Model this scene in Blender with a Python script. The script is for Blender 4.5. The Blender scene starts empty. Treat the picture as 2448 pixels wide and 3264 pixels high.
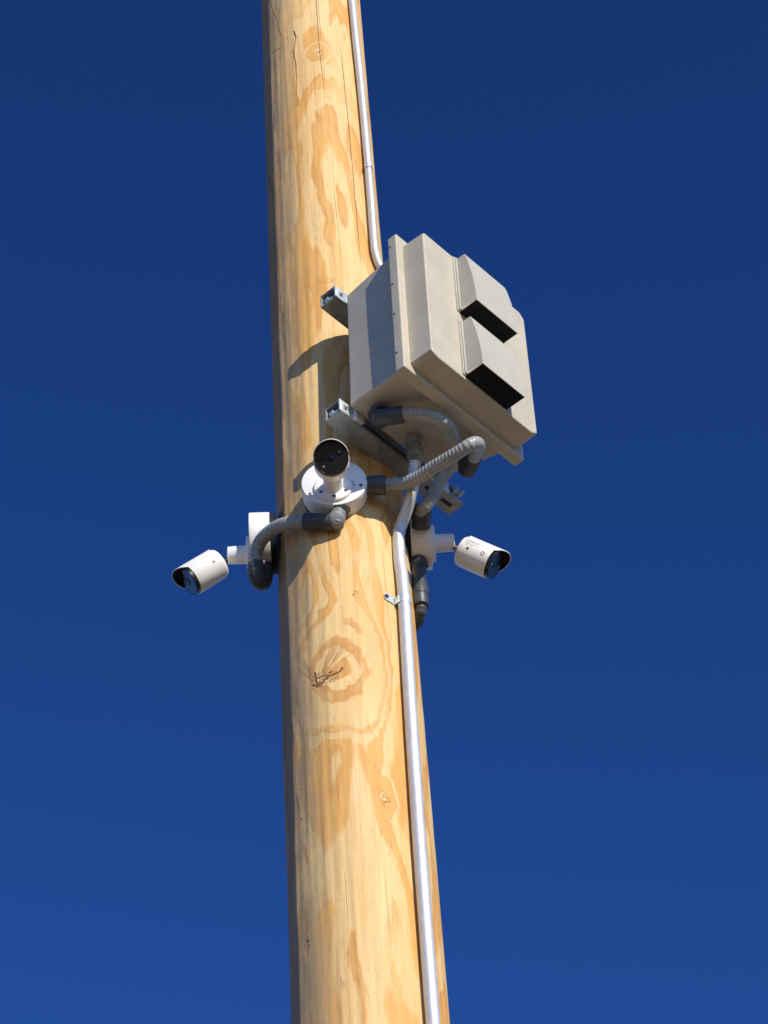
import bpy, bmesh, math, random
from mathutils import Vector, Matrix, noise
random.seed(7)
R = math.radians
S = bpy.context.scene
COL = S.collection

# ------------------------------------------------------------------ camera
cam_d = bpy.data.cameras.new('camera')
cam = bpy.data.objects.new('camera', cam_d)
COL.objects.link(cam)
cX = Vector((0.9982, 0.0306, -0.0520)).normalized()
cF = Vector((0.01637, 0.69243, 0.72130)).normalized()
cY = cX.cross(-cF) * -1
cX = cF.cross(cY).normalized(); cY = cX.cross(cF).normalized()
mw = Matrix((cX, cY, -cF)).transposed().to_4x4()
mw.translation = (0, -3.78, 1.6)
cam.matrix_world = mw
cam_d.sensor_fit = 'AUTO'; cam_d.sensor_width = 36
cam_d.lens = 8484.0 / 3264.0 * 36.0
cam_d.clip_start = 0.05; cam_d.clip_end = 2000
S.camera = cam

# ------------------------------------------------------------------ light
SUN_AZ, SUN_EL = 31.0, 27.5          # azimuth from the viewer side of the pole towards the right
w = bpy.data.worlds.new('World'); S.world = w; w.use_nodes = True
wn = w.node_tree.nodes; wn.clear()
sky = wn.new('ShaderNodeTexSky'); sky.sky_type = 'NISHITA'; sky.sun_disc = False
sky.sun_elevation = R(SUN_EL); sky.sun_rotation = R(180 - SUN_AZ)
sky.altitude = 0; sky.air_density = 1.0; sky.dust_density = 0.0; sky.ozone_density = 10.0
bg = wn.new('ShaderNodeBackground'); bg.inputs["Strength"].default_value = 0.066
wo = wn.new('ShaderNodeOutputWorld')
gam = wn.new('ShaderNodeGamma'); gam.inputs[1].default_value = 1.5      # deep, polarised winter blue
w.node_tree.links.new(sky.outputs[0], gam.inputs[0]); w.node_tree.links.new(gam.outputs[0], bg.inputs[0]); w.node_tree.links.new(bg.outputs[0], wo.inputs[0])
sd = bpy.data.lights.new('sun', 'SUN'); sd.energy = 5.0; sd.angle = R(0.53); sd.color = (1.0, 0.93, 0.82)
so = bpy.data.objects.new('sun', sd); COL.objects.link(so)
sv = Vector((math.sin(R(SUN_AZ)) * math.cos(R(SUN_EL)), -math.cos(R(SUN_AZ)) * math.cos(R(SUN_EL)), math.sin(R(SUN_EL))))
so.rotation_euler = sv.to_track_quat('Z', 'Y').to_euler(); so.location = sv * 30
S.view_settings.view_transform = 'Standard'; S.view_settings.look = 'None'
S.view_settings.exposure = 0.0; S.view_settings.gamma = 1.0

# ------------------------------------------------------------------ node helpers
class V:
    """a float socket with arithmetic"""
    def __init__(s, nt, sock): s.nt = nt; s.s = sock
    def _m(s, op, *a, clamp=False):
        n = s.nt.nodes.new('ShaderNodeMath'); n.operation = op; n.use_clamp = clamp
        for i, v in enumerate((s,) + a):
            if isinstance(v, V): s.nt.links.new(v.s, n.inputs[i])
            else: n.inputs[i].default_value = v
        return V(s.nt, n.outputs[0])
    def __add__(s, o): return s._m('ADD', o)
    __radd__ = __add__
    def __sub__(s, o): return s._m('SUBTRACT', o)
    def __mul__(s, o): return s._m('MULTIPLY', o)
    __rmul__ = __mul__
    def __truediv__(s, o): return s._m('DIVIDE', o)
    def f(s, op, *a, clamp=False): return s._m(op, *a, clamp=clamp)
    def step(s, a, b):
        n = s.nt.nodes.new('ShaderNodeMapRange'); n.interpolation_type = 'SMOOTHSTEP'
        s.nt.links.new(s.s, n.inputs[0]); n.inputs[1].default_value = a; n.inputs[2].default_value = b
        n.inputs[3].default_value = 0; n.inputs[4].default_value = 1
        return V(s.nt, n.outputs[0])

def newmat(name):
    m = bpy.data.materials.new(name); m.use_nodes = True
    nt = m.node_tree; b = nt.nodes['Principled BSDF']
    return m, nt, b

def vec(nt, x, y, z):
    n = nt.nodes.new('ShaderNodeCombineXYZ')
    for i, v in enumerate((x, y, z)):
        if isinstance(v, V): nt.links.new(v.s, n.inputs[i])
        else: n.inputs[i].default_value = v
    return n.outputs[0]

def nz(nt, v, scale=1.0, detail=2.0, rough=0.5, dist=0.0):
    n = nt.nodes.new('ShaderNodeTexNoise'); nt.links.new(v, n.inputs['Vector'])
    n.inputs['Scale'].default_value = scale; n.inputs['Detail'].default_value = detail
    n.inputs['Roughness'].default_value = rough; n.inputs['Distortion'].default_value = dist
    return V(nt, n.outputs[0])

def mixc(nt, f, a, b, mode='MIX'):
    n = nt.nodes.new('ShaderNodeMix'); n.data_type = 'RGBA'; n.blend_type = mode
    if isinstance(f, V): nt.links.new(f.s, n.inputs[0])
    else: n.inputs[0].default_value = f
    for i, c in ((6, a), (7, b)):
        if isinstance(c, tuple): n.inputs[i].default_value = c + (1,)
        else: nt.links.new(c, n.inputs[i])
    return n.outputs[2]

def bump(nt, b, h, strength, dist):
    n = nt.nodes.new('ShaderNodeBump'); n.inputs['Strength'].default_value = strength
    n.inputs['Distance'].default_value = dist
    nt.links.new(h.s, n.inputs['Height']); nt.links.new(n.outputs[0], b.inputs['Normal'])

def simple(name, col, rough=0.5, metal=0.0, spec=0.5, var=0.06, scale=30, bmp=0.0, bscale=400, coat=0.0, stain=None):
    m, nt, b = newmat(name)
    tc = nt.nodes.new('ShaderNodeTexCoord').outputs['Object']
    n = nz(nt, tc, scale, 4, 0.6)
    lo = tuple(max(0, c * (1 - var * 2)) for c in col); hi = tuple(min(1, c * (1 + var * 2)) for c in col)
    c = mixc(nt, n.step(0.3, 0.7), lo, hi)
    if stain:
        k = nz(nt, tc, stain[1], 5, 0.7).step(stain[2], stain[2] + 0.12)
        c = mixc(nt, k * stain[3], c, stain[0])
    nt.links.new(c, b.inputs['Base Color'])
    r = nz(nt, tc, scale * 2.3, 3, 0.6) * 0.25 + (rough - 0.12)
    nt.links.new(r.s, b.inputs['Roughness'])
    b.inputs['Metallic'].default_value = metal
    b.inputs['Specular IOR Level'].default_value = spec
    b.inputs['Coat Weight'].default_value = coat
    if bmp: bump(nt, b, nz(nt, tc, bscale, 3, 0.6), bmp, 0.001)
    return m

# ------------------------------------------------------------------ wood
def wood_material():
    m, nt, b = newmat('peeled_pine')
    tc = nt.nodes.new('ShaderNodeTexCoord').outputs['Object']
    sp = nt.nodes.new('ShaderNodeSeparateXYZ'); nt.links.new(tc, sp.inputs[0])
    x, y, z = (V(nt, sp.outputs[i]) for i in range(3))
    th = x.f('ARCTAN2', y * -1.0)
    u = th * 0.131
    # smooth wobble of the coordinates, so contours look like growth rings cut by a drawknife
    wob = nz(nt, vec(nt, x * 9.0, y * 9.0, z * 2.4), 1.0, 3, 0.55)
    # broad contour field
    h = nz(nt, vec(nt, x * 6.2, y * 6.2, z * 1.45 + 3.0), 1.0, 2.6, 0.45, 0.25) * 7.4
    h = h + nz(nt, vec(nt, x * 24, y * 24, z * 3.4), 1.0, 2.0, 0.5) * 0.62
    h = h + nz(nt, vec(nt, x * 85, y * 85, z * 10), 1.0, 4.0, 0.62) * 0.36
    warp = nz(nt, vec(nt, u * 16, z * 13, 0.3), 1.0, 3, 0.6)
    warp2 = nz(nt, vec(nt, u * 16, z * 13, 7.3), 1.0, 3, 0.6)
    # the grain closes into rings round each knot
    kmask = None
    for ku, kz, ext, pitch, ph in ((-0.021, 4.982, 0.130, 0.034, 0.35), (0.012, 7.022, 0.036, 0.024, 0.1), (0.050, 4.672, 0.034, 0.030, 0.2)):
        du = u - ku + (warp - 0.5) * (0.018 + ext * 0.30); dz = (z - kz + (warp2 - 0.5) * (0.030 + ext * 0.40)) * 0.66
        r = (du * du + dz * dz).f('SQRT')
        w_ = (r * (1.0 / ext)).step(0.45, 1.0) * -1.0 + 1.0
        h = h * (w_ * -1.0 + 1.0) + (r * (1.0 / pitch) + (ph + 3.0)) * w_
        kmask = w_ if kmask is None else kmask.f('MAXIMUM', w_ * 0.15)
    f = h.f('FRACT')
    up = f.step(0.42, 0.49); dn = f.step(0.84, 0.99)
    band = up * (dn * -1.0 + 1.0)
    cell = h.f('FLOOR')
    bstr = nz(nt, vec(nt, cell * 3.7, u * 5, z * 1.2), 1.0, 2, 0.5).step(0.27, 0.50).f('MAXIMUM', kmask * 0.95)
    band = band * (bstr * 0.85 + 0.15)
    cream = mixc(nt, nz(nt, vec(nt, x * 14, y * 14, z * 3), 1, 4, 0.6).step(0.3, 0.7), (0.725, 0.470, 0.190), (0.785, 0.560, 0.255))
    orange = mixc(nt, nz(nt, vec(nt, x * 60, y * 60, z * 6), 1, 4, 0.6).step(0.3, 0.7), (0.640, 0.310, 0.068), (0.710, 0.390, 0.105))
    c = mixc(nt, band * 0.90, cream, orange)
    rim = up * (f.step(0.50, 0.60) * -1.0 + 1.0) * bstr
    c = mixc(nt, rim * 0.38, c, (0.50, 0.235, 0.065))
    c = mixc(nt, band * kmask * 0.42, c, (0.48, 0.235, 0.075))
    # soft warm mottling
    mot = nz(nt, vec(nt, x * 22, y * 22, z * 9), 1, 5, 0.65).step(0.52, 0.72)
    c = mixc(nt, mot * 0.42, c, (0.57, 0.345, 0.14))
    pale = nz(nt, vec(nt, x * 17 + 4.0, y * 17, z * 5), 1, 4, 0.6).step(0.56, 0.70)
    c = mixc(nt, pale * 0.5, c, (0.74, 0.58, 0.31))
    # streaks fanning up and out of the big knot
    fu = u + 0.058; fz = z - 4.955
    ang = fu.f('ARCTAN2', fz); fr_ = (fu * fu + fz * fz).f('SQRT')
    fan = nz(nt, vec(nt, ang * 6.5, fr_ * 5, 0.7), 1, 2, 0.5).step(0.50, 0.60)
    fan = fan * fr_.step(0.012, 0.03) * (fr_.step(0.06, 0.13) * -1.0 + 1.0) * (ang.f('ABSOLUTE').step(0.75, 1.05) * -1.0 + 1.0)
    c = mixc(nt, fan * 0.75, c, (0.36, 0.20, 0.075))
    # fine fibre
    fib = nz(nt, vec(nt, x * 420, y * 420, z * 9), 1, 3, 0.6)
    c = mixc(nt, (fib.step(0.25, 0.75) * -1.0 + 1.0) * 0.30, c, (0.46, 0.26, 0.095))
    # patchy darkening of the left side: its shade painted into the wood colour
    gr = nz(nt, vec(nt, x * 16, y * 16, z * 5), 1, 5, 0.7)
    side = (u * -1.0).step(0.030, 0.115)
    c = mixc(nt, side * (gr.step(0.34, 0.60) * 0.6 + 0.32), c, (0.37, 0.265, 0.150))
    c = mixc(nt, (u * -1.0).step(0.124, 0.134) * 0.65, c, (0.27, 0.150, 0.062))  # brown strip past the ridge, painted in to deepen the shade there
    side_fleck = nz(nt, vec(nt, x * 38, y * 38, z * 4.5), 1, 6, 0.7).step(0.56, 0.66) * (u * -1.0).step(0.060, 0.14)  # ragged dark flecks, denser towards the left
    c = mixc(nt, side_fleck * 0.75, c, (0.13, 0.085, 0.05))
    flk = nz(nt, vec(nt, x * 150, y * 150, z * 24), 1, 3, 0.6).step(0.64, 0.72)
    c = mixc(nt, flk * 0.38, c, (0.40, 0.22, 0.08))
    chat = nz(nt, vec(nt, x * 30, y * 30, z * 55), 1, 3, 0.6).step(0.55, 0.75)
    c = mixc(nt, chat * 0.16, c, (0.52, 0.33, 0.14))
    # blue-stain smudges
    sm = nz(nt, vec(nt, x * 30, y * 30, z * 14), 1, 5, 0.7).step(0.66, 0.74)
    c = mixc(nt, sm * 0.35, c, (0.30, 0.26, 0.19))
    # drying checks: thin, nearly vertical, slightly spiralling dark lines
    checks = None
    for K, off, wd, zs, th0 in ((24.0, 0.0, 0.00070, 0.50, 0.50), (44.0, 5.3, 0.00034, 1.1, 0.59), (71.0, 9.1, 0.00022, 2.6, 0.66)):
        us = u + z * 0.014 + (nz(nt, vec(nt, u * 6, z * 2.2, off), 1, 3, 0.55) - 0.5) * 0.014 \
             + (nz(nt, vec(nt, u * 40, z * 30, off + 2), 1, 2, 0.55) - 0.5) * 0.0022
        q = us * K + off
        ci = q.f('FLOOR'); fr = q.f('FRACT')
        wnx = nt.nodes.new('ShaderNodeTexWhiteNoise'); wnx.noise_dimensions = '1D'
        nt.links.new(ci.s, wnx.inputs['W'])
        j = V(nt, wnx.outputs[0]) * 0.7 + 0.15
        d = (fr - j).f('ABSOLUTE') * (1.0 / K)
        mk = nz(nt, vec(nt, ci * 7.7, z * zs, off), 1, 2, 0.5)
        act = mk.step(th0, th0 + 0.08)
        ln = (d * (1.0 / wd)).f('SUBTRACT', act * 1.3).step(-0.5, 0.4) * -1.0 + 1.0
        ln = ln * act
        checks = ln if checks is None else checks.f('MAXIMUM', ln)
    # knot checks: ragged dark cracks inside each knot
    kn = None
    rid = (nz(nt, vec(nt, u * 30, z * 60, 3.1), 1, 3, 0.6) - 0.5).f('ABSOLUTE')
    rid2 = (nz(nt, vec(nt, u * 60, z * 34, 8.1), 1, 2, 0.6) - 0.5).f('ABSOLUTE')
    lines = (rid.step(0.0, 0.022) * -1.0 + 1.0).f('MAXIMUM', rid2.step(0.0, 0.014) * -1.0 + 1.0)
    for ku, kz, ru, rz, s in ((-0.050, 4.968, 0.028, 0.020, 1.0), (0.015, 7.018, 0.009, 0.011, 0.8), (0.052, 4.665, 0.008, 0.020, 0.5),
                              (0.0198, 5.178, 0.007, 0.010, 0.6), (-0.108, 4.735, 0.004, 0.006, 1), (-0.112, 4.66, 0.004, 0.007, 1),
                              (-0.105, 4.40, 0.006, 0.03, 0.8), (0.0, 6.14, 0.02, 0.010, 0.3)):
        du = (u - ku) * (1.0 / ru); dz = (z - kz) * (1.0 / rz)
        g = ((du * du + dz * dz).step(0.5, 1.3) * -1.0 + 1.0) * s
        kn = g if kn is None else kn.f('MAXIMUM', g)
    kn = kn * lines
    # drawn crack of the big knot: a forked line with a bar
    def seg(u0, z0, u1, z1, wd):
        dx, dz = u1 - u0, z1 - z0; L2 = dx * dx + dz * dz
        uu = u + (warp - 0.5) * 0.014; zz = z + (warp2 - 0.5) * 0.018
        t = ((uu - u0) * dx + (zz - z0) * dz) * (1.0 / L2)
        t = t.f('MAXIMUM', 0.0).f('MINIMUM', 1.0)
        ex = uu - u0 - t * dx; ez = zz - z0 - t * dz
        return ((ex * ex + ez * ez).f('SQRT')).step(wd * 0.4, wd * 1.3) * -1.0 + 1.0
    for sg in ((-0.0640, 4.988, -0.0620, 4.955, 0.0024), (-0.0720, 4.962, -0.0620, 4.952, 0.0026), (-0.0620, 4.952, -0.0400, 4.967, 0.0026),
               (-0.0630, 4.976, -0.0380, 4.972, 0.0016), (-0.0400, 4.967, -0.0200, 4.975, 0.0022), (-0.0200, 4.975, -0.0150, 4.985, 0.0022),
               (-0.0504, 7.1307, -0.046, 7.1002, 0.0022), (-0.046, 7.1002, -0.0512, 7.0483, 0.0012), (-0.0512, 7.0483, -0.0489, 7.0088, 0.0017), (-0.0489, 7.0088, -0.045, 6.9686, 0.0016), (-0.045, 6.9686, -0.0446, 6.9256, 0.0011), (-0.0446, 6.9256, -0.0497, 6.8756, 0.0008), (-0.0497, 6.8756, -0.0464, 6.8162, 0.0007), (-0.1225, 7.3429, -0.1046, 7.2352, 0.0013), (-0.1046, 7.2352, -0.0848, 7.1414, 0.0013), (-0.1234, 7.1002, -0.0886, 7.0923, 0.0016)):
        kn = kn.f('MAXIMUM', seg(*sg) * 0.95)
    c = mixc(nt, checks * 0.82, c, (0.16, 0.085, 0.035))
    c = mixc(nt, kn * 0.88, c, (0.17, 0.060, 0.022))
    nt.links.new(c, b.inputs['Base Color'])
    b.inputs['Roughness'].default_value = 0.62
    b.inputs['Specular IOR Level'].default_value = 0.25
    hh = fib * 0.25 + chat * -0.12 - flk * 0.25 + gr * 0.5 - checks * 1.6 - kn * 1.8 + band * 0.12
    bump(nt, b, hh, 0.8, 0.0022)
    return m

M = {}
M['wood'] = wood_material()
M['shell'] = simple('grey_fibreglass', (0.49, 0.442, 0.340), 0.52, 0, 0.4, 0.03, 14, 0.10, 700, stain=((0.36, 0.32, 0.27), 7, 0.60, 0.35))
M['hood'] = simple('pale_moulded_plastic', (0.445, 0.430, 0.350), 0.55, 0, 0.35, 0.02, 20, 0.04, 500)
M['grille'] = simple('black_filter', (0.008, 0.008, 0.010), 0.8, 0, 0.2, 0.1, 60)
M['galv'] = simple('zinc_plated_steel', (0.66, 0.70, 0.68), 0.42, 0.55, 0.5, 0.10, 45, 0.05, 300)
M['strut'] = simple('galvanised_channel', (0.36, 0.38, 0.36), 0.5, 0.55, 0.5, 0.12, 30, 0.06, 300)
M['emt'] = simple('galvanised_tube', (0.66, 0.66, 0.635), 0.48, 0.48, 0.5, 0.03, 35, 0.0, 250)
M['white'] = simple('white_painted_metal', (0.80, 0.785, 0.735), 0.38, 0, 0.5, 0.015, 20, 0, stain=((0.5, 0.46, 0.4), 16, 0.62, 0.25))
M['flex'] = simple('grey_ribbed_hose', (0.30, 0.305, 0.285), 0.40, 0, 0.5, 0.06, 50)
M['pvc'] = simple('dark_grey_fitting', (0.050, 0.055, 0.062), 0.45, 0, 0.5, 0.1, 60, 0.08, 300)
M['pvcl'] = simple('grey_fitting_cap', (0.20, 0.21, 0.215), 0.45, 0, 0.5, 0.05, 60)
M['black'] = simple('black_camera_front', (0.008, 0.008, 0.009), 0.28, 0, 0.5, 0.05, 20)
M['glass'] = simple('lens_glass', (0.006, 0.007, 0.012), 0.22, 0, 0.4, 0.05, 20)
M['screw'] = simple('dull_screw', (0.10, 0.10, 0.11), 0.45, 0.6, 0.5, 0.1, 80)
M['brass'] = simple('worn_brass_joint', (0.20, 0.15, 0.08), 0.45, 0.6, 0.5, 0.15, 120)
M['dot'] = simple('dark_recess', (0.03, 0.03, 0.035), 0.7, 0, 0.3, 0.05, 50)
M['led'] = simple('led_window', (0.30, 0.30, 0.32), 0.25, 0, 0.8, 0.05, 50)
M['print'] = simple('faded_grey_print', (0.30, 0.30, 0.33), 0.6, 0, 0.4, 0.1, 300)
M['red'] = simple('red_print', (0.42, 0.12, 0.10), 0.6, 0, 0.4, 0.1, 300)
M['rubber'] = simple('black_rubber', (0.012, 0.012, 0.013), 0.7, 0, 0.3, 0.1, 60)
def ground_material():
    m, nt, b = newmat('dry_ground')
    tc = nt.nodes.new('ShaderNodeTexCoord').outputs['Object']
    c = mixc(nt, nz(nt, tc, 0.4, 8, 0.6).step(0.35, 0.65), (0.19, 0.135, 0.083), (0.27, 0.195, 0.122))
    c = mixc(nt, nz(nt, tc, 60, 3, 0.6).step(0.45, 0.6) * 0.5, c, (0.24, 0.19, 0.14))
    nt.links.new(c, b.inputs['Base Color']); b.inputs['Roughness'].default_value = 0.95
    bump(nt, b, nz(nt, tc, 45, 4, 0.6), 0.6, 0.02)
    return m
M['ground'] = ground_material()

# ------------------------------------------------------------------ object helpers
FR = {}
def thing(name, label, cat, frame=None, group=None):
    o = bpy.data.objects.new(name, None); COL.objects.link(o)
    o.empty_display_size = 0.05
    f = frame if frame is not None else Matrix.Identity(4)
    o.matrix_world = f; FR[o] = f
    o['label'] = label; o['category'] = cat
    if group: o['group'] = group
    return o

def obj(name, bm, mat, parent=None, world=False, smooth=35, label=None):
    """one mesh object; geometry given in the parent's frame (or in world space with world=True)"""
    f = FR.get(parent, Matrix.Identity(4))
    if world and parent is not None: bm.transform(f.inverted())
    bmesh.ops.recalc_face_normals(bm, faces=bm.faces)
    me = bpy.data.meshes.new(name); bm.to_mesh(me); bm.free()
    if smooth:
        for p in me.polygons: p.use_smooth = True
        me.set_sharp_from_angle(angle=R(smooth))
    mats = mat if isinstance(mat, (list, tuple)) else [mat]
    for k in mats: me.materials.append(M[k])
    o = bpy.data.objects.new(name, me); COL.objects.link(o)
    FR[o] = f
    if parent is not None: o.parent = parent
    if label: o['label'] = label
    return o

def solo(name, bm, mat, label, cat, group=None, smooth=35):
    o = obj(name, bm, mat, smooth=smooth)
    o['label'] = label; o['category'] = cat
    if group: o['group'] = group
    return o

def add_faces(bm, vs, fs):
    v = [bm.verts.new(p) for p in vs]
    out = []
    for f in fs:
        try: out.append(bm.faces.new([v[i] for i in f]))
        except ValueError: pass
    return v, out

def join(bm, other):
    me = bpy.data.meshes.new('tmp'); other.to_mesh(me); other.free(); bm.from_mesh(me); bpy.data.meshes.remove(me)

def hexa(bm, P, bev=0.0, seg=2):
    """8 corners: back (x-,x+)(z-,z+) then front, order: 0 --,1 +-,2 ++,3 -+ at the back, 4..7 at the front"""
    t = bmesh.new()
    add_faces(t, P, [(0, 1, 2, 3), (7, 6, 5, 4), (0, 4, 5, 1), (1, 5, 6, 2), (2, 6, 7, 3), (3, 7, 4, 0)])
    bmesh.ops.recalc_face_normals(t, faces=t.faces)
    if bev: bmesh.ops.bevel(t, geom=t.edges[:], offset=bev, segments=seg, affect='EDGES', profile=0.5)
    join(bm, t)

def box(bm, x0, x1, y0, y1, z0, z1, bev=0.0, seg=2):
    hexa(bm, [(x0, y0, z0), (x1, y0, z0), (x1, y0, z1), (x0, y0, z1), (x0, y1, z0), (x1, y1, z0), (x1, y1, z1), (x0, y1, z1)], bev, seg)

def frame_for(d):
    d = Vector(d).normalized()
    a = Vector((0, 0, 1)) if abs(d.z) < 0.9 else Vector((0, 1, 0))
    s = d.cross(a).normalized(); t = s.cross(d).normalized()
    return d, s, t

def lathe(bm, c, d, prof, n=48, cap0=True, cap1=True):
    """prof: (distance along d, radius)"""
    d, s, t = frame_for(d); c = Vector(c); rings = []
    for (h, r) in prof:
        rings.append([bm.verts.new(c + d * h + (s * math.cos(2 * math.pi * k / n) + t * math.sin(2 * math.pi * k / n)) * max(r, 1e-5)) for k in range(n)])
    for a, b in zip(rings[:-1], rings[1:]):
        for k in range(n): bm.faces.new((a[k], a[(k + 1) % n], b[(k + 1) % n], b[k]))
    if cap0: bm.faces.new(rings[0])
    if cap1: bm.faces.new(rings[-1])

def rod(bm, p, q, r, n=32, fil=0.0):
    p, q = Vector(p), Vector(q); L = (q - p).length
    if fil: prof = [(0, r - fil), (fil * .3, r - fil * .3), (fil, r), (L - fil, r), (L - fil * .3, r - fil * .3), (L, r - fil)]
    else: prof = [(0, r), (L, r)]
    lathe(bm, p, q - p, prof, n)

def catmull(P, step=0.004):
    P = [Vector(p) for p in P]
    Q = [P[0] * 2 - P[1]] + P + [P[-1] * 2 - P[-2]]
    out = []
    for i in range(1, len(Q) - 2):
        a, b, c, d = Q[i - 1], Q[i], Q[i + 1], Q[i + 2]
        n = max(2, int((c - b).length / step))
        for k in range(n):
            t = k / n
            out.append(0.5 * ((2 * b) + (c - a) * t + (2 * a - 5 * b + 4 * c - d) * t * t + (3 * b - a - 3 * c + d) * t ** 3))
    out.append(P[-1])
    return out

def tube(bm, P, r, n=24, rf=None, caps=True, step=0.004):
    pts = catmull(P, step)
    prev = None; rings = []; s = None; L = 0
    for i, p in enumerate(pts):
        tdir = (pts[min(i + 1, len(pts) - 1)] - pts[max(i - 1, 0)]).normalized()
        if s is None: _, s, _ = frame_for(tdir)
        s = (s - tdir * s.dot(tdir)).normalized(); t = tdir.cross(s)
        if i: L += (p - pts[i - 1]).length
        rr = r if rf is None else r * rf(L)
        rings.append([bm.verts.new(p + (s * math.cos(2 * math.pi * k / n) + t * math.sin(2 * math.pi * k / n)) * rr) for k in range(n)])
    for a, b in zip(rings[:-1], rings[1:]):
        for k in range(n): bm.faces.new((a[k], a[(k + 1) % n], b[(k + 1) % n], b[k]))
    if caps: bm.faces.new(rings[0]); bm.faces.new(rings[-1])

def ribs(L, pitch=0.0082, a=0.055):
    t = (L / pitch) % 1.0
    return 1.0 + a * (abs(math.sin(math.pi * t)) ** 0.7 - 0.55)

def az(deg, r, z):      # a point round the pole: azimuth from the viewer's side towards the right
    return Vector((r * math.sin(R(deg)), -r * math.cos(R(deg)), z))

def pole_r(z): return 0.1258 + (7.449 - z) * 0.00317

# ------------------------------------------------------------------ ground
bm = bmesh.new()
add_faces(bm, [(-400, -400, 0), (400, -400, 0), (400, 400, 0), (-400, 400, 0)], [(0, 1, 2, 3)])
g = obj('ground', bm, 'ground', smooth=0); g['kind'] = 'structure'; g['label'] = 'dry bare ground below the pole'

# ------------------------------------------------------------------ the pole
bm = bmesh.new()
zs = [0.0, 1.0, 2.0, 3.0, 3.8] + [4.0 + 0.012 * i for i in range(int(3.9 / 0.012))] + [8.2, 9.0, 10.0, 11.0]
NS = 240
rings = []
for zz in zs:
    ring = []
    for k in range(NS):
        a = 2 * math.pi * k / NS
        sx, sy = math.sin(a), -math.cos(a)
        p = Vector((sx * 6.5, sy * 6.5, zz * 1.1))
        q = Vector((sx * 3.0 + 9, sy * 3.0, zz * 0.7))
        d = noise.noise(p) * 0.0011 + noise.noise(q) * 0.0016 + noise.noise(Vector((sx * 15, sy * 15, zz * 3))) * 0.0010 + noise.noise(Vector((sx * 30, sy * 30, zz * 14))) * 0.0005
        for ku, kz, rr, amp in ((-0.055, 4.97, 0.05, 0.0025), (0.014, 7.02, 0.035, 0.0015)):
            dd = ((a if a < math.pi else a - 2 * math.pi) * 0.131 - ku) ** 2 + ((zz - kz) * 0.8) ** 2
            d += amp * math.exp(-dd / rr ** 2)
        # drawknife ridge left of centre: two flats meeting at a fairly sharp arris
        deg = math.degrees(a) if a < math.pi else math.degrees(a) - 360
        rg = -55.5 + 2.2 * noise.noise(Vector((0.3, 0.7, zz * 2.1))) + 1.4 * noise.noise(Vector((4.3, 0.7, zz * 9.0)))
        k = 1.0
        if -100 < deg <= rg: k = 1.030 * math.cos(R(21)) / math.cos(R(deg - rg + 21)) if deg > rg - 21 else 1.030 * math.cos(R(21)) / math.cos(R(deg - rg + 21))
        elif rg < deg < rg + 12: k = 1.030 * math.cos(R(12)) / math.cos(R(deg - rg - 12))
        elif rg + 12 <= deg < rg + 50: k = 1.0 + (1.030 * math.cos(R(12)) - 1.0) * (1 - (deg - rg - 12) / 38)
        if deg <= rg: k = k if deg > -88 else 1.0 + (k - 1.0) * max(0.0, 1 - (-88 - deg) / 12)
        if deg < -100: k = 1.0
        r = pole_r(zz) * k + d
        ring.append(bm.verts.new((sx * r, sy * r, zz)))
    rings.append(ring)
for a, b in zip(rings[:-1], rings[1:]):
    for k in range(NS): bm.faces.new((a[k], a[(k + 1) % NS], b[(k + 1) % NS], b[k]))
bm.faces.new(rings[-1])
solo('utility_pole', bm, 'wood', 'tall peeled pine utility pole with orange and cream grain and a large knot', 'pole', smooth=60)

# ------------------------------------------------------------------ enclosure
BO = Vector((0.1274, -0.1353, 5.7552))
BM = Matrix(((0.6586, 0.7524, 0.0147), (0.7525, -0.6585, -0.0090), (-0.0029, -0.0170, 0.9999)))
bx_, by_, bz_ = BM.col[0].normalized(), BM.col[1].normalized(), BM.col[2].normalized()
BF = Matrix((bx_, by_, bz_)).transposed().to_4x4(); BF.translation = BO
BF_det = BF.to_3x3().determinant()          # the frame is left-handed (x right, y front, z up): use it only as a mapping
def B(x, y, z): return BF @ Vector((x, y, z))
def bform(bm): bm.transform(BF)
enc = thing('equipment_enclosure', 'beige grey equipment box with two vent hoods mounted on the right of the pole', 'equipment box',
            Matrix.Translation(B(0, 0, -0.17)))
def eobj(name, bm, mat, parent=None, smooth=35, label=None):
    bm.transform(BF)
    o = obj(name, bm, mat, parent or enc, world=True, smooth=smooth, label=label)
    if smooth and mat == 'shell':
        for p in o.data.polygons: p.use_smooth = True
        o.data.set_sharp_from_angle(angle=R(50))
        md = o.modifiers.new('weighted_normals', 'WEIGHTED_NORMAL'); md.weight = 100; md.keep_sharp = True
    return o

Yr = 0.1785                      # front of the flange
bm = bmesh.new()                 # body: tapers to the back
hexa(bm, [(-0.1435, 0, -0.160), (0.137, 0, -0.160), (0.137, 0, 0.190), (-0.1405, 0, 0.190),
          (-0.156, Yr - 0.024, -0.181), (0.156, Yr - 0.024, -0.181), (0.156, Yr - 0.024, 0.190), (-0.156, Yr - 0.024, 0.190)], 0.006, 3)
body = eobj('body', bm, 'shell')
bm = bmesh.new()
box(bm, -0.1781, 0.1805, Yr - 0.0245, Yr, -0.2083, 0.2083, 0.0035, 3)
flange = eobj('flange', bm, 'shell')
# screws through the flange edge
for zz in (0.1776, 0.0572, -0.0359, -0.1541):
    bm = bmesh.new(); lathe(bm, (-0.1775, Yr - 0.0175, zz), (-1, 0, 0), [(0, 0.0028), (0.0009, 0.0028), (0.0014, 0.0018)], 16)
    eobj('screw', bm, 'dot', flange)
    bm = bmesh.new(); lathe(bm, (0.1799, Yr - 0.0175, zz), (1, 0, 0), [(0, 0.0028), (0.0009, 0.0028), (0.0014, 0.0018)], 16)
    eobj('screw', bm, 'dot', flange)
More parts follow.
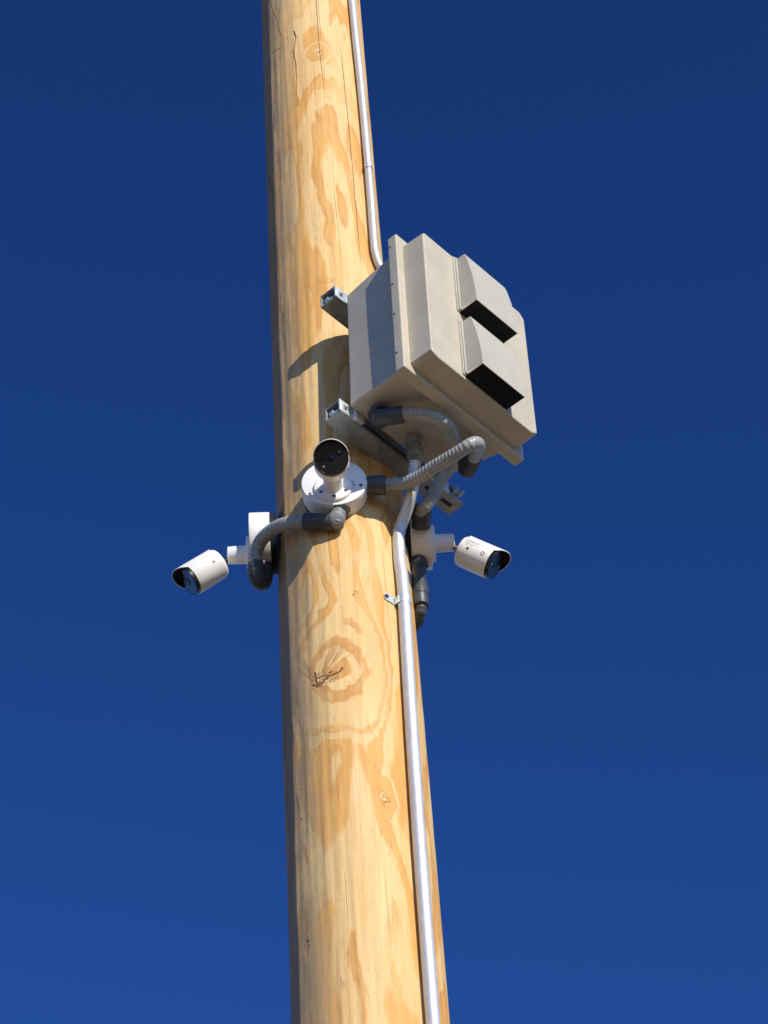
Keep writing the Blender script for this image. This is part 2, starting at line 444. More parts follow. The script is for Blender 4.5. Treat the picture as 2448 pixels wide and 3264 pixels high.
# raised lid with chamfered bottom corners
Yl = 0.2333
def lid_outline(hw, zb, zt, c, cz):
    hr = hw + 0.004
    return [(-hw, zb + cz), (-hw + c, zb), (hr - c, zb), (hr, zb + cz), (hr, zt - 0.014), (hr - 0.014, zt), (-hw + 0.006, zt), (-hw, zt - 0.006)]
bm = bmesh.new()
o1 = lid_outline(0.1590, -0.1965, 0.1860, 0.018, 0.012)
o2 = lid_outline(0.1570, -0.1950, 0.1845, 0.018, 0.012)
t = bmesh.new(); n = len(o1)
add_faces(t, [(x, Yr - 0.002, z) for x, z in o1] + [(x, Yl, z) for x, z in o2],
          [tuple(range(n)), tuple(range(2 * n - 1, n - 1, -1))] + [(i, (i + 1) % n, n + (i + 1) % n, n + i) for i in range(n)])
bmesh.ops.recalc_face_normals(t, faces=t.faces)
bmesh.ops.bevel(t, geom=[e for e in t.edges if min(v.co.y for v in e.verts) > Yl - 0.001], offset=0.0034, segments=3, affect='EDGES', profile=0.5, clamp_overlap=True)
join(bm, t)
lid = eobj('lid', bm, 'shell')
# tiny marks on the lid, top right
bm = bmesh.new()
for i, (dx, ww) in enumerate(((0.098, 0.006), (0.1055, 0.004), (0.111, 0.007), (0.1195, 0.004))):
    box(bm, dx, dx + ww, Yl - 0.0005, Yl + 0.0004, 0.1615, 0.1655)
eobj('faint_mark', bm, 'print', lid, smooth=0)

def hood(z0, z1):
    """moulded hood over a vent: curved front, open at the bottom"""
    X0, X1 = -0.0605, 0.0665
    bm = bmesh.new()
    box(bm, X0 - 0.0065, X1 + 0.0065, Yl - 0.001, Yl + 0.0035, z0 + 0.0006, z1 + 0.008, 0.0010, 2)
    box(bm, X0 - 0.0035, X1 + 0.0035, Yl + 0.0035, Yl + 0.0072, z0 + 0.0036, z1 + 0.004, 0.0010, 2)
    root = eobj('vent_hood', bm, 'hood')
    # profile (y out of lid, z): from top back round to bottom front
    N = 14; prof = [(Yl + 0.0070, z1), (Yl + 0.0275, z1)]
    H = z1 - z0
    for i in range(1, N + 1):
        s = i / N
        prof.append((Yl + 0.0275 + 0.0205 * math.sin(s * math.pi * 0.5) ** 0.85, z1 - H * s))
    inn = [(max(y - 0.0011, Yl + 0.006), z - 0.003 if i < 2 else z) for i, (y, z) in enumerate(prof)]
    bm = bmesh.new()
    def shell(P, xa, xb):
        vs = [bm.verts.new((xa, y, z)) for y, z in P]; ve = [bm.verts.new((xb, y, z)) for y, z in P]
        for i in range(len(P) - 1): bm.faces.new((vs[i], vs[i + 1], ve[i + 1], ve[i]))
        return vs, ve
    a0, a1 = shell(prof, X0, X1); b0, b1 = shell(inn, X0 + 0.0012, X1 - 0.0012)
    # side walls (outer and inner) with the back edge on the lid
    for P, rings_, xx in ((prof, a0, X0), (prof, a1, X1), (inn, b0, X0 + 0.0012), (inn, b1, X1 - 0.0012)):
        back = [bm.verts.new((xx, Yl + 0.0070, z)) for y, z in P[1:]]
        r_ = rings_[1:]
        for i in range(len(back) - 1): bm.faces.new((back[i], back[i + 1], r_[i + 1], r_[i]))
        bm.faces.new((rings_[0], back[0], r_[0])) if (rings_[0].co - back[0].co).length > 1e-5 else None
    # bottom rim
    bm.faces.new((a0[-1], a1[-1], b1[-1], b0[-1]))
    for xa, xb in ((X0, X0 + 0.0012), (X1 - 0.0012, X1)):
        add_faces(bm, [(xa, Yl + 0.007, z0), (xb, Yl + 0.007, z0), (xb, prof[-1][0] - 0.0005, z0), (xa, prof[-1][0] - 0.0005, z0)], [(0, 1, 2, 3)])
    bmesh.ops.remove_doubles(bm, verts=bm.verts, dist=1e-6)
    eobj('cowl', bm, 'hood', root, smooth=40)
    bm = bmesh.new()             # filter grille filling the mouth
    y1 = prof[-1][0] - 0.0016
    box(bm, X0 + 0.0014, X1 - 0.0014, Yl + 0.0005, y1, z0 - 0.0008, z0 + 0.0030)
    eobj('filter_grille', bm, 'grille', root, smooth=0)
hood(0.0085, 0.1725)
hood(-0.1870, -0.0270)
# mounting tabs: zinc plates reaching out from behind the body onto the channels
for zc in (0.195, -0.160):
    bm = bmesh.new()
    box(bm, -0.164, -0.100, -0.0115, -0.0075, zc - 0.016, zc + 0.016, 0.0012)
    box(bm, -0.126, -0.100, -0.0115, 0.001, zc - 0.016, zc + 0.016, 0.0012)
    tab = eobj('mounting_tab', bm, 'galv')
    bm = bmesh.new()
    lathe(bm, (-0.150, -0.0078, zc), (0, 1, 0), [(0, 0.0085), (0.0016, 0.0085), (0.0018, 0.0055), (0.0065, 0.0052), (0.0075, 0.004)], 6)
    eobj('bolt', bm, 'galv', tab)
    bm = bmesh.new()
    box(bm, 0.100, 0.164, -0.0115, -0.0075, zc - 0.016, zc + 0.016, 0.0012)
    eobj('mounting_tab', bm, 'galv')

# ------------------------------------------------------------------ strut channels
def strut(zc, x0, x1, label):
    t = thing('strut_channel', label, 'steel channel', Matrix.Translation(B((x0 + x1) / 2, -0.054, zc)), 'steel channels holding the equipment box')
    y0, y1, h, th = -0.0535, -0.0125, 0.0185, 0.0026
    bm = bmesh.new()
    # C profile opening to the front, with in-turned lips
    P = [(y0, -h), (y1, -h), (y1, -h + 0.009), (y1 - 0.007, -h + 0.009), (y1 - 0.007, -h + 0.009 - th), (y1 - th, -h + 0.009 - th), (y1 - th, -h + th), (y0 + th, -h + th)]
    P = P + [(y, -z) for y, z in reversed(P)]
    n = len(P)
    va = [bm.verts.new((x0, y, zc + z)) for y, z in P]; vb = [bm.verts.new((x1, y, zc + z)) for y, z in P]
    for i in range(n): bm.faces.new((va[i], va[(i + 1) % n], vb[(i + 1) % n], vb[i]))
    for ring in (va, vb):
        k = n // 2
        for i in range(k - 1):
            bm.faces.new((ring[i], ring[i + 1], ring[n - 2 - i], ring[n - 1 - i]) if False else (ring[i], ring[i + 1], ring[(n - 2 - i)], ring[(n - 1 - i)])) if i == k - 1 else None
        # end caps as quads along the strip
        quads = [(0, 1, 6, 7), (1, 2, 5, 6), (2, 3, 4, 5)]
        for q in quads: bm.faces.new([ring[i] for i in q])
        for q in quads: bm.faces.new([ring[n - 1 - i] for i in q])
        bm.faces.new([ring[i] for i in (0, 7, 8, 15)])
    bm.transform(BF); ch = obj('channel', bm, 'strut', t, world=True, smooth=30)
    # slots punched in the bottom wall, shown as dark recesses
    x = x1 - 0.020
    for k in range(3):
        bm = bmesh.new(); box(bm, x - 0.026, x + 0.004, -0.037, -0.028, zc - h - 0.0004, zc - h + 0.0005, 0.0)
        bm.transform(BF); obj('slot', bm, 'dot', ch, world=True, smooth=0)
        x -= 0.05
    # spring nut inside the near end
    bm = bmesh.new()
    lathe(bm, (x0 + 0.011, -0.046, zc + 0.002), (0, 1, 0), [(0, 0.009), (0.010, 0.009), (0.0102, 0.0045), (0.028, 0.0045)], 6)
    bm.transform(BF); obj('spring_nut', bm, 'galv', t, world=True)
    # lag bolt into the pole
    bm = bmesh.new()
    lathe(bm, (0.0, -0.0505, zc), (0, 1, 0), [(0, 0.012), (0.003, 0.012), (0.0032, 0.0085), (0.011, 0.0085)], 6)
    bm.transform(BF); obj('lag_bolt', bm, 'galv', t, world=True)
    # bolt ends sticking out near the far end
    for xx in (x1 - 0.030, x1 - 0.014):
        bm = bmesh.new()
        lathe(bm, (xx, -0.0125, zc + 0.002), (0, 1, 0), [(0, 0.0075), (0.004, 0.0075), (0.0042, 0.004), (0.014, 0.004)], 6)
        bm.transform(BF); obj('bolt', bm, 'galv', t, world=True)
strut(0.197, -0.161, 0.150, 'upper short steel channel poking out beside the top of the box')
strut(-0.156, -0.158, 0.213, 'lower longer steel channel crossing the pole under the box')

# ------------------------------------------------------------------ rigid steel conduits
def emt_lower():
    t = thing('steel_conduit', 'thick shiny steel pipe running down the pole from the box bottom', 'conduit', Matrix.Translation(az(52, 0.15, 3.0)), 'rigid steel conduits on the pole')
    P = [B(0.0046, 0.040, -0.240), (0.1528, -0.1488, 5.500), (0.1500, -0.1440, 5.475), (0.1445, -0.1345, 5.446), (0.1330, -0.1155, 5.422), (0.1195, -0.0970, 5.398), (0.1125, -0.0915, 5.370), (0.1108, -0.0925, 5.30)]
    # below the bend it follows the pole's surface
    tail = []
    for z_, a_ in ((5.20, 49.6), (4.8, 45.8), (4.4, 44.0), (3.8, 43), (3.0, 42), (1.5, 42), (0.1, 42)):
        tail.append(az(a_, pole_r(z_) + 0.0155, z_))
    bm = bmesh.new(); tube(bm, P + tail, 0.0124, 32, step=0.012)
    obj('pipe', bm, 'emt', t, world=True, smooth=50)
    c = B(0.0046, 0.040, -0.181); d = -bz_
    bm = bmesh.new()
    lathe(bm, c, d, [(0, 0.0205), (0.004, 0.0205), (0.0042, 0.0180), (0.0075, 0.0178), (0.008, 0.0155), (0.024, 0.0155)], 40)
    con = obj('connector', bm, 'strut', t, world=True)
    bm = bmesh.new()
    lathe(bm, c + d * 0.024, d, [(0, 0.0185), (0.004, 0.0185), (0.0045, 0.0172), (0.017, 0.0168), (0.0175, 0.0182), (0.021, 0.0182), (0.022, 0.0160)], 8)
    obj('compression_nut', bm, 'strut', con, world=True)
    bm = bmesh.new()              # joint line where the elbow is socketed
    rod(bm, (0.1232, -0.1015, 5.4065), (0.1222, -0.1002, 5.4045), 0.0128, 32)
    obj('joint_ring', bm, 'galv', t, world=True)
    return tail
emt_lower()
def emt_upper():
    t = thing('steel_conduit', 'thin shiny steel pipe rising up the pole above the box', 'conduit', Matrix.Translation(B(0.08, 0.04, 0.25)), 'rigid steel conduits on the pole')
    P = [az(47.5, pole_r(9.0) + 0.0125, 9.0), az(47.6, pole_r(8.2) + 0.0125, 8.2), az(48.2, pole_r(7.295) + 0.0125, 7.295), az(50.6, pole_r(6.97) + 0.0125, 6.97), az(51.6, pole_r(6.77) + 0.0125, 6.77), az(51.7, pole_r(6.5) + 0.0125, 6.5),
         az(51.4, 0.1413, 6.38), az(51.1, 0.1415, 6.325), (0.1108, -0.0885, 6.288), (0.1138, -0.0845, 6.2635), (0.1189, -0.0768, 6.247),
         B(0.055, -0.045, 0.465), B(0.072, -0.005, 0.41), B(0.080, 0.035, 0.33), B(0.080, 0.045, 0.19)]
    bm = bmesh.new(); tube(bm, P, 0.0089, 28, step=0.012)
    obj('pipe', bm, 'emt', t, world=True, smooth=50)
emt_upper()

def strap(center, axis, r, side, label, tablen=0.026):
    """one-hole strap: a saddle over the pipe and a flat ear with a screw, against the pole"""
    axis = Vector(axis).normalized(); c = Vector(center); side = Vector(side).normalized()
    out = side.cross(axis).normalized()
    if out.dot(Vector((c.x, c.y, 0))) < 0: out = -out
    t = thing('pipe_strap', label, 'pipe strap', Matrix.Translation(c), 'zinc straps holding the steel pipes')
    bm = bmesh.new(); w = 0.0085; th = 0.0018
    prev = None; N = 28
    def ringpts(a):
        d = side * math.cos(a) + out * math.sin(a)
        return [c + d * (r + 0.0006) - axis * w, c + d * (r + 0.0006) + axis * w, c + d * (r + th) + axis * w, c + d * (r + th) - axis * w]
    for i in range(N + 1):
        a = R(-25) + R(230) * i / N
        ring = [bm.verts.new(p) for p in ringpts(a)]
        if prev:
            for k in range(4): bm.faces.new((prev[k], prev[(k + 1) % 4], ring[(k + 1) % 4], ring[k]))
        prev = ring
    for rr in (r + 0.0008,):     # raised bead lines
        pass
    obj('saddle', bm, 'galv', t, world=True)
    # ear
    bm = bmesh.new()
    e0 = c + side * (r + 0.0002) - out * (r * 0.80)
    # the ear bends back onto the pole's surface
    zc = c.z
    pts = []
    for k in range(7):
        s = k / 6
        p = e0 + side * (tablen * s) - axis * (-0.004 * s)
        d2 = Vector((p.x, p.y, 0)); rr = pole_r(p.z) + 0.0016
        p = Vector((d2.normalized().x * rr, d2.normalized().y * rr, p.z))
        pts.append(p)
    pts = [c + side * (r + 0.001) + out * 0.001, c + side * (r + 0.0012) - out * (r * 0.5)] + pts
    prev = None
    for i, p in enumerate(pts):
        nn = Vector((p.x, p.y, 0)).normalized() if i > 1 else side
        ww = w if i < len(pts) - 1 else w * 0.55
        ring = [bm.verts.new(p - axis * ww), bm.verts.new(p + axis * ww), bm.verts.new(p + axis * ww + nn * th), bm.verts.new(p - axis * ww + nn * th)]
        if prev:
            for k in range(4): bm.faces.new((prev[k], prev[(k + 1) % 4], ring[(k + 1) % 4], ring[k]))
        else: bm.faces.new(ring)
        prev = ring
    bm.faces.new(prev)
    ear = obj('ear', bm, 'galv', t, world=True)
    p = pts[-2]; nn = Vector((p.x, p.y, 0)).normalized()
    bm = bmesh.new(); lathe(bm, p + nn * th, nn, [(0, 0.0042), (0.0022, 0.0042), (0.003, 0.0028)], 6)
    obj('screw', bm, 'dot', ear, world=True)
strap((0.1128, -0.0966, 5.184), (0.0035, -0.012, 0.12), 0.0124, (-0.72, -0.69, 0.0), 'zinc strap with a flat screwed ear on the thick lower pipe')
strap((0.1107, -0.0874, 6.600), (0, 0, 1), 0.0089, (0.55, 0.83, 0.0), 'small zinc strap round the thin upper pipe', 0.012)

# ------------------------------------------------------------------ junction boxes and cameras
def junction(c, d, label, screws=True, depth=0.038):
    """c = centre of the front disc, d = outward direction"""
    d = Vector(d).normalized(); c = Vector(c)
    t = thing('junction_box', label, 'junction box', Matrix.Translation(c - d * depth), 'white junction boxes round the pole')
    bm = bmesh.new(); r = 0.0655
    lathe(bm, c - d * (depth + 0.004), d, [(0, r * 0.97), (0.004, r * 0.985), (depth * 0.78 + 0.004, r), (depth * 0.8 + 0.004, r - 0.0008), (depth * 0.83 + 0.004, r), (depth + 0.002, r), (depth + 0.0034, r - 0.0006), (depth + 0.004, r - 0.002)], 72)
    obj('housing', bm, 'white', t, world=True, smooth=30)
    bm = bmesh.new(); lathe(bm, c - d * (depth + 0.0145), d, [(0, r * 0.955), (0.0105, r * 0.955)], 60)
    obj('gasket', bm, 'rubber', t, world=True, smooth=30)
    s = Vector((0, 0, 1)).cross(d).normalized()          # image right for a viewer in front
    for (a, b, rr) in ((-0.049, -0.030, 0.0030), (0.052, -0.014, 0.0036), (0.036, -0.0035, 0.0018), (0.0325, -0.010, 0.0018), (0.039, -0.0125, 0.0018), (-0.031, -0.020, 0.0016), (0.022, 0.052, 0.0028)):
        bm = bmesh.new(); q = c + s * a + Vector((0, 0, 1)) * b
        lathe(bm, q - d * 0.0006, d, [(0, rr), (0.0012, rr), (0.0014, rr * 0.6)], 16)
        obj('cover_screw', bm, 'screw', t, world=True)
    return t

def camera_unit(base, d, tilt, label, armlen=0.044, joint=None, printed=False, body_off=None, size=1.0):
    """bullet camera: ring base on the disc, short arm, tilted body with a sun visor"""
    d = Vector(d).normalized(); up = Vector((0, 0, 1)); s = up.cross(d).normalized()
    base = Vector(base)
    t = thing('security_camera', label, 'security camera', Matrix.Translation(base), 'white bullet cameras on the pole')
    bm = bmesh.new()
    lathe(bm, base, d, [(0, 0.0385), (0.0050, 0.0385), (0.0066, 0.0370), (0.0075, 0.0345), (0.0078, 0.0200)], 56)
    ring = obj('base_ring', bm, 'white', t, world=True)
    for a in (212, 328, 90, 270):
        q = base + (s * math.cos(R(a)) + up * math.sin(R(a))) * 0.0290
        bm = bmesh.new(); lathe(bm, q + d * 0.0068, d, [(0, 0.0036), (0.0010, 0.0036), (0.0012, 0.0024)], 16)
        obj('screw', bm, 'screw', ring, world=True)
    bm = bmesh.new()
    lathe(bm, base + d * 0.006, d, [(0, 0.0225), (0.003, 0.0200), (0.006, 0.0192), (armlen - 0.010, 0.0182), (armlen - 0.008, 0.0178), (armlen - 0.006, 0.0183), (armlen - 0.0085 + 0.004, 0.0178), (armlen - 0.003, 0.0150), (armlen - 0.0025, 0.008)], 40)
    obj('arm', bm, 'white', t, world=True)
    ax = (d * math.cos(R(tilt)) - up * math.sin(R(tilt))).normalized()
    nu = s.cross(ax).normalized()
    if nu.z < 0: nu = -nu
    back = base + d * body_off[0] + up * body_off[1]
    # ball joint
    bm = bmesh.new()
    j0 = base + d * (armlen - 0.010) - up * 0.006
    rod(bm, j0, back + ax * 0.004, 0.0052, 20, 0.001)
    lathe(bm, j0 - (back - j0).normalized() * 0.002, (back - j0), [(0, 0.004), (0.002, 0.0078), (0.006, 0.0088), (0.009, 0.0070), (0.011, 0.005)], 20)
    obj('ball_joint', bm, 'brass', t, world=True)
    L, rb = 0.0730, 0.0323 * size
    bm = bmesh.new()
    lathe(bm, back, ax, [(0, 0.012), (0.0006, rb - 0.006), (0.0022, rb - 0.0025), (0.005, rb - 0.0008), (0.009, rb), (L - 0.0018, rb + 0.0006), (L, rb), (L, rb - 0.0016), (L - 0.004, rb - 0.0024)], 72, True, False)
    bd = obj('camera_body', bm, 'white', t, world=True, smooth=40)
    # visor over the upper side
    bm = bmesh.new(); N = 56; ro, ri = rb + 0.0022, rb + 0.0007
    A0, A1 = -78, 78
    prev = None
    for i in range(N + 1):
        a = R(A0 + (A1 - A0) * i / N)
        ov = (0.0015 + 0.0235 * max(0.0, math.cos(a * 1.15)) ** 0.75)
        ed = 1 - min(1, abs(a) / R(78)) ** 8
        rad = nu * math.cos(a) + s * math.sin(a)
        x0 = 0.006 + 0.010 * (abs(a) / R(78)) ** 3; x1 = L - 0.001 + ov
        pts = [back + ax * x0 + rad * ri, back + ax * (x0 - 0.0012 * 0) + rad * (ri + 0.0002 + (ro - ri) * ed), back + ax * (x1 - 0.001) + rad * (ri + 0.0002 + (ro - ri) * ed), back + ax * x1 + rad * (ri + (ro - ri) * 0.5 * ed + 0.0001), back + ax * x1 + rad * ri]
        v = [bm.verts.new(p) for p in pts]
        if prev:
            for k in range(5): bm.faces.new((prev[k], prev[(k + 1) % 5], v[(k + 1) % 5], v[k]))
        else: bm.faces.new(v)
        prev = v
    bm.faces.new(prev)
    vis = obj('visor', bm, 'white', t, world=True, smooth=40)
    # dark lining under the visor lip
    bm = bmesh.new(); prev = None
    for i in range(N + 1):
        a = R(-76 + 152 * i / N)
        ov = (0.0015 + 0.0235 * max(0.0, math.cos(a * 1.15)) ** 0.75)
        rad = nu * math.cos(a) + s * math.sin(a)
        v = [bm.verts.new(back + ax * (L - 0.001) + rad * (ri - 0.0004)), bm.verts.new(back + ax * (L + ov - 0.0022) + rad * (ri - 0.0004)), bm.verts.new(back + ax * (L + ov - 0.0022) + rad * (ri + 0.0002)), bm.verts.new(back + ax * (L - 0.001) + rad * (ri + 0.0002))]
        if prev:
            for k in range(4): bm.faces.new((prev[k], prev[(k + 1) % 4], v[(k + 1) % 4], v[k]))
        else: bm.faces.new(v)
        prev = v
    bm.faces.new(prev)
    obj('visor_lining', bm, 'rubber', vis, world=True, smooth=40)
    # black front
    f = back + ax * (L - 0.0035)
    bm = bmesh.new()
    lathe(bm, f, ax, [(0, rb - 0.0016), (0.0110, rb - 0.0010), (0.0124, rb - 0.0018), (0.0122, rb - 0.0034), (0.0116, rb - 0.0038), (0.0116, 0.0100), (0.0112, 0.0098), (0.0110, 0.0075)], 64)
    fr = obj('front_glass', bm, 'black', t, world=True, smooth=30)
    bm = bmesh.new(); lathe(bm, f + ax * 0.0110, ax, [(0, 0.0076), (0.0006, 0.0074), (0.0016, 0.0055), (0.0021, 0.0030), (0.0022, 0.0002)], 32)
    obj('lens', bm, 'glass', fr, world=True)
    bm = bmesh.new(); lathe(bm, f + ax * 0.0114, ax, [(0, 0.0100), (0.0006, 0.0100), (0.0006, 0.0094), (0, 0.0094)], 40, False, False)
    obj('lens_ring', bm, 'screw', fr, world=True)
    sr = Vector((1, 0, 0)) if abs(d.x) < 0.5 else s
    for a, b in ((0.0165, 0.0130), (-0.0155, -0.0150)):
        bm = bmesh.new(); q = f + ax * 0.0117 + sr * a + nu * b
        lathe(bm, q, ax, [(0, 0.0020), (0.0004, 0.0020), (0.0007, 0.0010)], 14)
        obj('infrared_lamp', bm, 'led', fr, world=True)
    # little plugged hole in the side facing the viewer
    vs = Vector((0, -1, 0)) if abs(d.x) > 0.5 else s
    def on_body(x, a, lift=0.0):          # a: degrees from the viewer-side flank, up positive
        rad = (vs - ax * vs.dot(ax)).normalized()
        up2 = nu
        q = rad * math.cos(R(a)) + up2 * math.sin(R(a))
        return back + ax * x + q * (rb + lift), q
    q, nrm = on_body(0.024, -24)
    bm = bmesh.new(); lathe(bm, q - nrm * 0.0004, nrm, [(0, 0.0028), (0.0009, 0.0028), (0.0011, 0.0018)], 16)
    obj('side_plug', bm, 'screw', bd, world=True)
    if printed:
        bm = bmesh.new()
        rnd = random.Random(3)
        def patch(x0, x1, a0, a1):
            p = [on_body(x0, a0, 0.00035)[0], on_body(x1, a0, 0.00035)[0], on_body(x1, a1, 0.00035)[0], on_body(x0, a1, 0.00035)[0]]
            p2 = [on_body(x0, a0, -0.0006)[0], on_body(x1, a0, -0.0006)[0], on_body(x1, a1, -0.0006)[0], on_body(x0, a1, -0.0006)[0]]
            add_faces(bm, p + p2, [(0, 1, 2, 3), (7, 6, 5, 4), (0, 4, 5, 1), (1, 5, 6, 2), (2, 6, 7, 3), (3, 7, 4, 0)])
        for row, (a0, a1) in enumerate(((0, 9), (-8, -3), (-13, -10.5))):
            x = 0.010 + row * 0.003
            while x < (0.048, 0.044, 0.030)[row]:
                ww = rnd.uniform(0.0016, 0.0042)
                patch(x, x + ww, a0 + rnd.uniform(0, 3), a1); x += ww + rnd.uniform(0.0009, 0.0016)
        obj('label_print', bm, 'print', bd, world=True, smooth=0)
        bm = bmesh.new(); q, nrm = on_body(0.058, -20)
        lathe(bm, q - nrm * 0.0008, nrm, [(0, 0.0046), (0.0013, 0.0046), (0.0013, 0.0026), (0, 0.0026)], 20, False, False)
        obj('red_mark', bm, 'red', bd, world=True, smooth=0)
    return t

junction((-0.0086, -0.1690, 5.4560), (0, -1, 0), 'white round junction box on the front of the pole, face on')
junction((-0.1860, 0, 5.4640), (-1, 0, 0), 'white round junction box on the left side of the pole, edge on')
junction((0.1800, 0, 5.4540), (1, 0, 0), 'shaded white junction box on the right side of the pole, edge on')
camera_unit((-0.0115, -0.1690, 5.4370), (0, -1, 0), 38, 'white bullet camera on the pole front with its black face towards us', body_off=(0.0550, 0.0080), size=1.07)
camera_unit((-0.1860, 0, 5.4370), (-1, 0, 0), 37, 'white bullet camera on the left aimed down and left', body_off=(0.0615, -0.0190))
camera_unit((0.1800, 0, 5.4370), (1, 0, 0), 36, 'white bullet camera on the right with small printed marks, aimed down and right', body_off=(0.0587, -0.0240), printed=True)

# ------------------------------------------------------------------ flexible conduits
def hose(P, r=0.0130, a=0.13):
    bm = bmesh.new(); tube(bm, P, r, 24, rf=lambda L: ribs(L, a=a), step=0.0012); return bm
def fitting(parent, p, q, r=0.0185, name='hose_nut', mat='pvc', sides=40, collar=True):
    p, q = Vector(p), Vector(q); L = (q - p).length
    bm = bmesh.new()
    prof = [(0, r * 0.80), (0.0008, r * 0.90), (0.002, r * 0.93), (L * 0.45, r * 0.93), (L * 0.47, r), (L - 0.002, r), (L - 0.0006, r * 0.96), (L, r * 0.86)] if collar else [(0, r * 0.94), (0.001, r), (L - 0.001, r), (L, r * 0.94)]
    lathe(bm, p, q - p, prof, sides)
    return obj(name, bm, mat, parent, world=True, smooth=28)

# A: front junction box -> box bottom, right
t = thing('flexible_conduit', 'long grey ribbed hose looping from the front camera to the box', 'flexible conduit', Matrix.Translation((0.056, -0.15, 5.46)), 'grey ribbed hoses between the boxes')
Ap = [(0.08, -0.15, 5.4583), (0.1044, -0.15, 5.459), (0.1297, -0.1602, 5.4503), (0.1589, -0.1809, 5.4425), (0.1886, -0.2058, 5.4421), (0.234, -0.2395, 5.4416), (0.2613, -0.2541, 5.449), (0.277, -0.2373, 5.4704), (0.2814, -0.1918, 5.5032), (0.2752, -0.1452, 5.529)]
obj('hose', hose(Ap), 'flex', t, world=True, smooth=60)
fitting(t, (0.0505, -0.150, 5.4600), (0.0930, -0.150, 5.4590), 0.0205)
fitting(t, (0.2755, -0.138, 5.5400), (0.2600, -0.095, 5.5430), 0.0190)
bm = bmesh.new(); rod(bm, (0.2600, -0.0980, 5.540), (0.2585, -0.0930, 5.575), 0.0150, 24, 0.001)
obj('elbow', bm, 'pvc', t, world=True)
# B: box bottom, left hub -> right junction box
t = thing('flexible_conduit', 'grey ribbed hose curving under the box to the right camera', 'flexible conduit', Matrix.Translation((0.165, -0.065, 5.42)), 'grey ribbed hoses between the boxes')
Bp = [(0.125, -0.258, 5.545), (0.1357, -0.26, 5.543), (0.1597, -0.263, 5.54), (0.188, -0.262, 5.532), (0.212, -0.254, 5.522), (0.2261, -0.232, 5.5237), (0.2336, -0.2, 5.5202), (0.2324, -0.165, 5.5182), (0.2198, -0.138, 5.5082), (0.1986, -0.122, 5.4782), (0.1746, -0.113, 5.4368), (0.1618, -0.1, 5.4329), (0.1615, -0.088, 5.4331)]
obj('hose', hose(Bp), 'flex', t, world=True, smooth=60)
fitting(t, (0.16, -0.058, 5.4259), (0.1629, -0.1, 5.4436), 0.0205)
bm = bmesh.new()
h = Vector((0.0895, -0.2400, 5.5740))
rod(bm, h, h - bz_ * 0.006, 0.0245, 36, 0.001)
rod(bm, h - bz_ * 0.005, h - bz_ * 0.030, 0.0165, 32, 0.001)
obj('elbow', bm, 'pvc', t, world=True)
fitting(t, (0.0800, -0.2490, 5.5480), (0.1360, -0.2600, 5.5435), 0.0185)
# C: front junction box bottom -> left junction box
t = thing('flexible_conduit', 'short grey ribbed hose arching from the front camera to the left camera', 'flexible conduit', Matrix.Translation((0, -0.15, 5.39)), 'grey ribbed hoses between the boxes')
Cp = [(-0.060, -0.145, 5.3700), (-0.0838, -0.134, 5.3840), (-0.105, -0.124, 5.3920), (-0.1240, -0.108, 5.4020), (-0.1440, -0.085, 5.4100), (-0.1620, -0.060, 5.4130), (-0.1730, -0.042, 5.3990), (-0.1755, -0.034, 5.3780), (-0.1745, -0.030, 5.3620)]
obj('hose', hose(Cp, 0.0134), 'flex', t, world=True, smooth=60)
fitting(t, (-0.0160, -0.1500, 5.3590), (-0.0720, -0.1410, 5.3770), 0.0180)
bm = bmesh.new()
lathe(bm, (0.0000, -0.150, 5.398), (-0.06, 0, -1), [(0, 0.0205), (0.008, 0.0205), (0.009, 0.0190), (0.012, 0.0170)], 6)
obj('lock_nut', bm, 'pvc', t, world=True, smooth=20)
bm = bmesh.new(); rod(bm, (-0.003, -0.150, 5.392), (-0.010, -0.150, 5.350), 0.0155, 28, 0.002)
eb = obj('elbow', bm, 'pvcl', t, world=True)
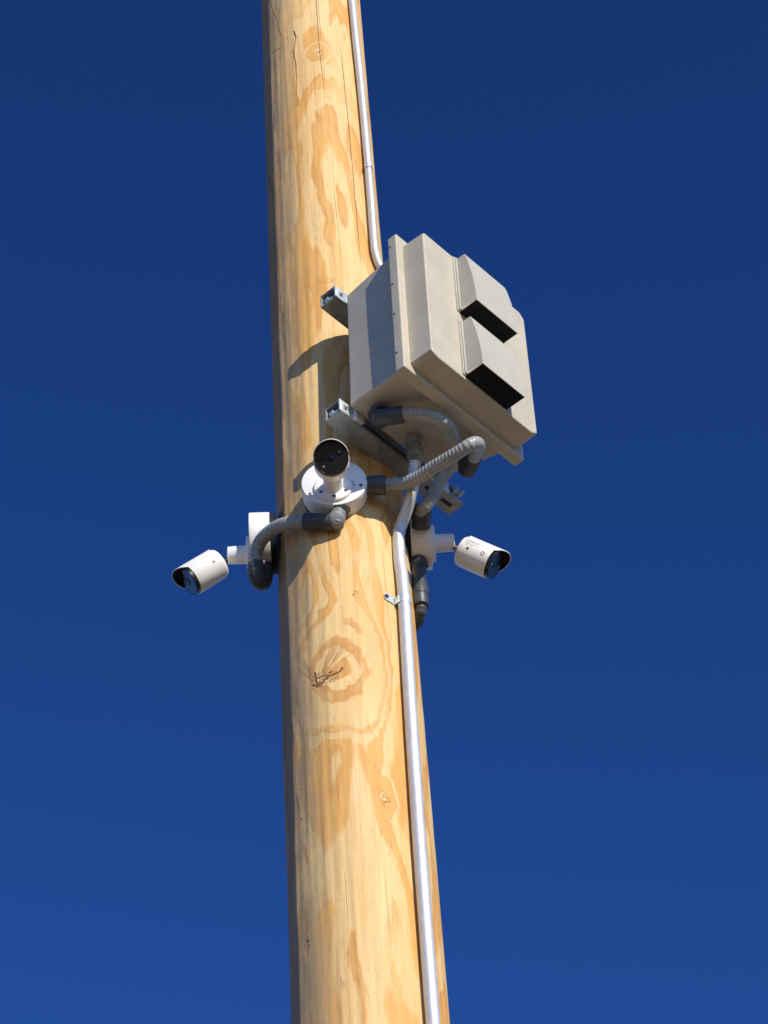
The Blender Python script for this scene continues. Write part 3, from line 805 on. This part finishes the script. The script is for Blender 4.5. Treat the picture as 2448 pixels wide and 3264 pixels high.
bm = bmesh.new(); lathe(bm, (-0.0100, -0.150, 5.3660), (0.10, -0.62, -0.45), [(0, 0.0175), (0.012, 0.0175), (0.0165, 0.0160), (0.0185, 0.0130), (0.0190, 0.0128), (0.0200, 0.0105), (0.0202, 0.0002)], 32)
obj('access_cap', bm, 'pvcl', eb, world=True)
fitting(t, (-0.1740, -0.0290, 5.3480), (-0.1750, -0.0330, 5.3760), 0.0165)
bm = bmesh.new(); tube(bm, [(-0.1742, -0.029, 5.362), (-0.1738, -0.026, 5.350), (-0.170, -0.014, 5.345), (-0.164, -0.002, 5.352), (-0.160, 0.0, 5.366)], 0.0172, 28)
obj('elbow', bm, 'pvc', t, world=True)
bm = bmesh.new(); lathe(bm, (-0.160, 0, 5.362), (0, 0, 1), [(0, 0.0165), (0.014, 0.0170), (0.016, 0.0210), (0.026, 0.0215), (0.036, 0.0205)], 8)
obj('lock_nut', bm, 'pvc', t, world=True, smooth=20)
# D: right junction box bottom -> round behind the pole
t = thing('flexible_conduit', 'dark fitting and hose dropping below the right junction box and behind the pole', 'flexible conduit', Matrix.Translation((0.150, 0, 5.38)), 'grey ribbed hoses between the boxes')
bm = bmesh.new(); lathe(bm, (0.1505, 0, 5.3960), (0, 0, -1), [(0, 0.0165), (0.006, 0.0185), (0.010, 0.0200), (0.024, 0.0200), (0.028, 0.0150)], 8)
obj('lock_nut', bm, 'pvc', t, world=True, smooth=20)
bm = bmesh.new(); rod(bm, (0.1500, 0, 5.378), (0.1485, 0.002, 5.315), 0.0145, 28, 0.001)
obj('nipple', bm, 'pvc', t, world=True)
fitting(t, (0.1478, 0.003, 5.2640), (0.1484, 0.002, 5.3240), 0.0182)
obj('hose', hose([(0.1478, 0.003, 5.275), (0.1462, 0.010, 5.256), (0.1370, 0.033, 5.250), (0.1220, 0.062, 5.256), (0.105, 0.095, 5.264), (0.078, 0.125, 5.285), (0.030, 0.155, 5.32), (0.0, 0.158, 5.38)], 0.0125), 'pvc', t, world=True, smooth=60)  # ribbed hose in the dark fitting colour, standing in for shade behind the pole
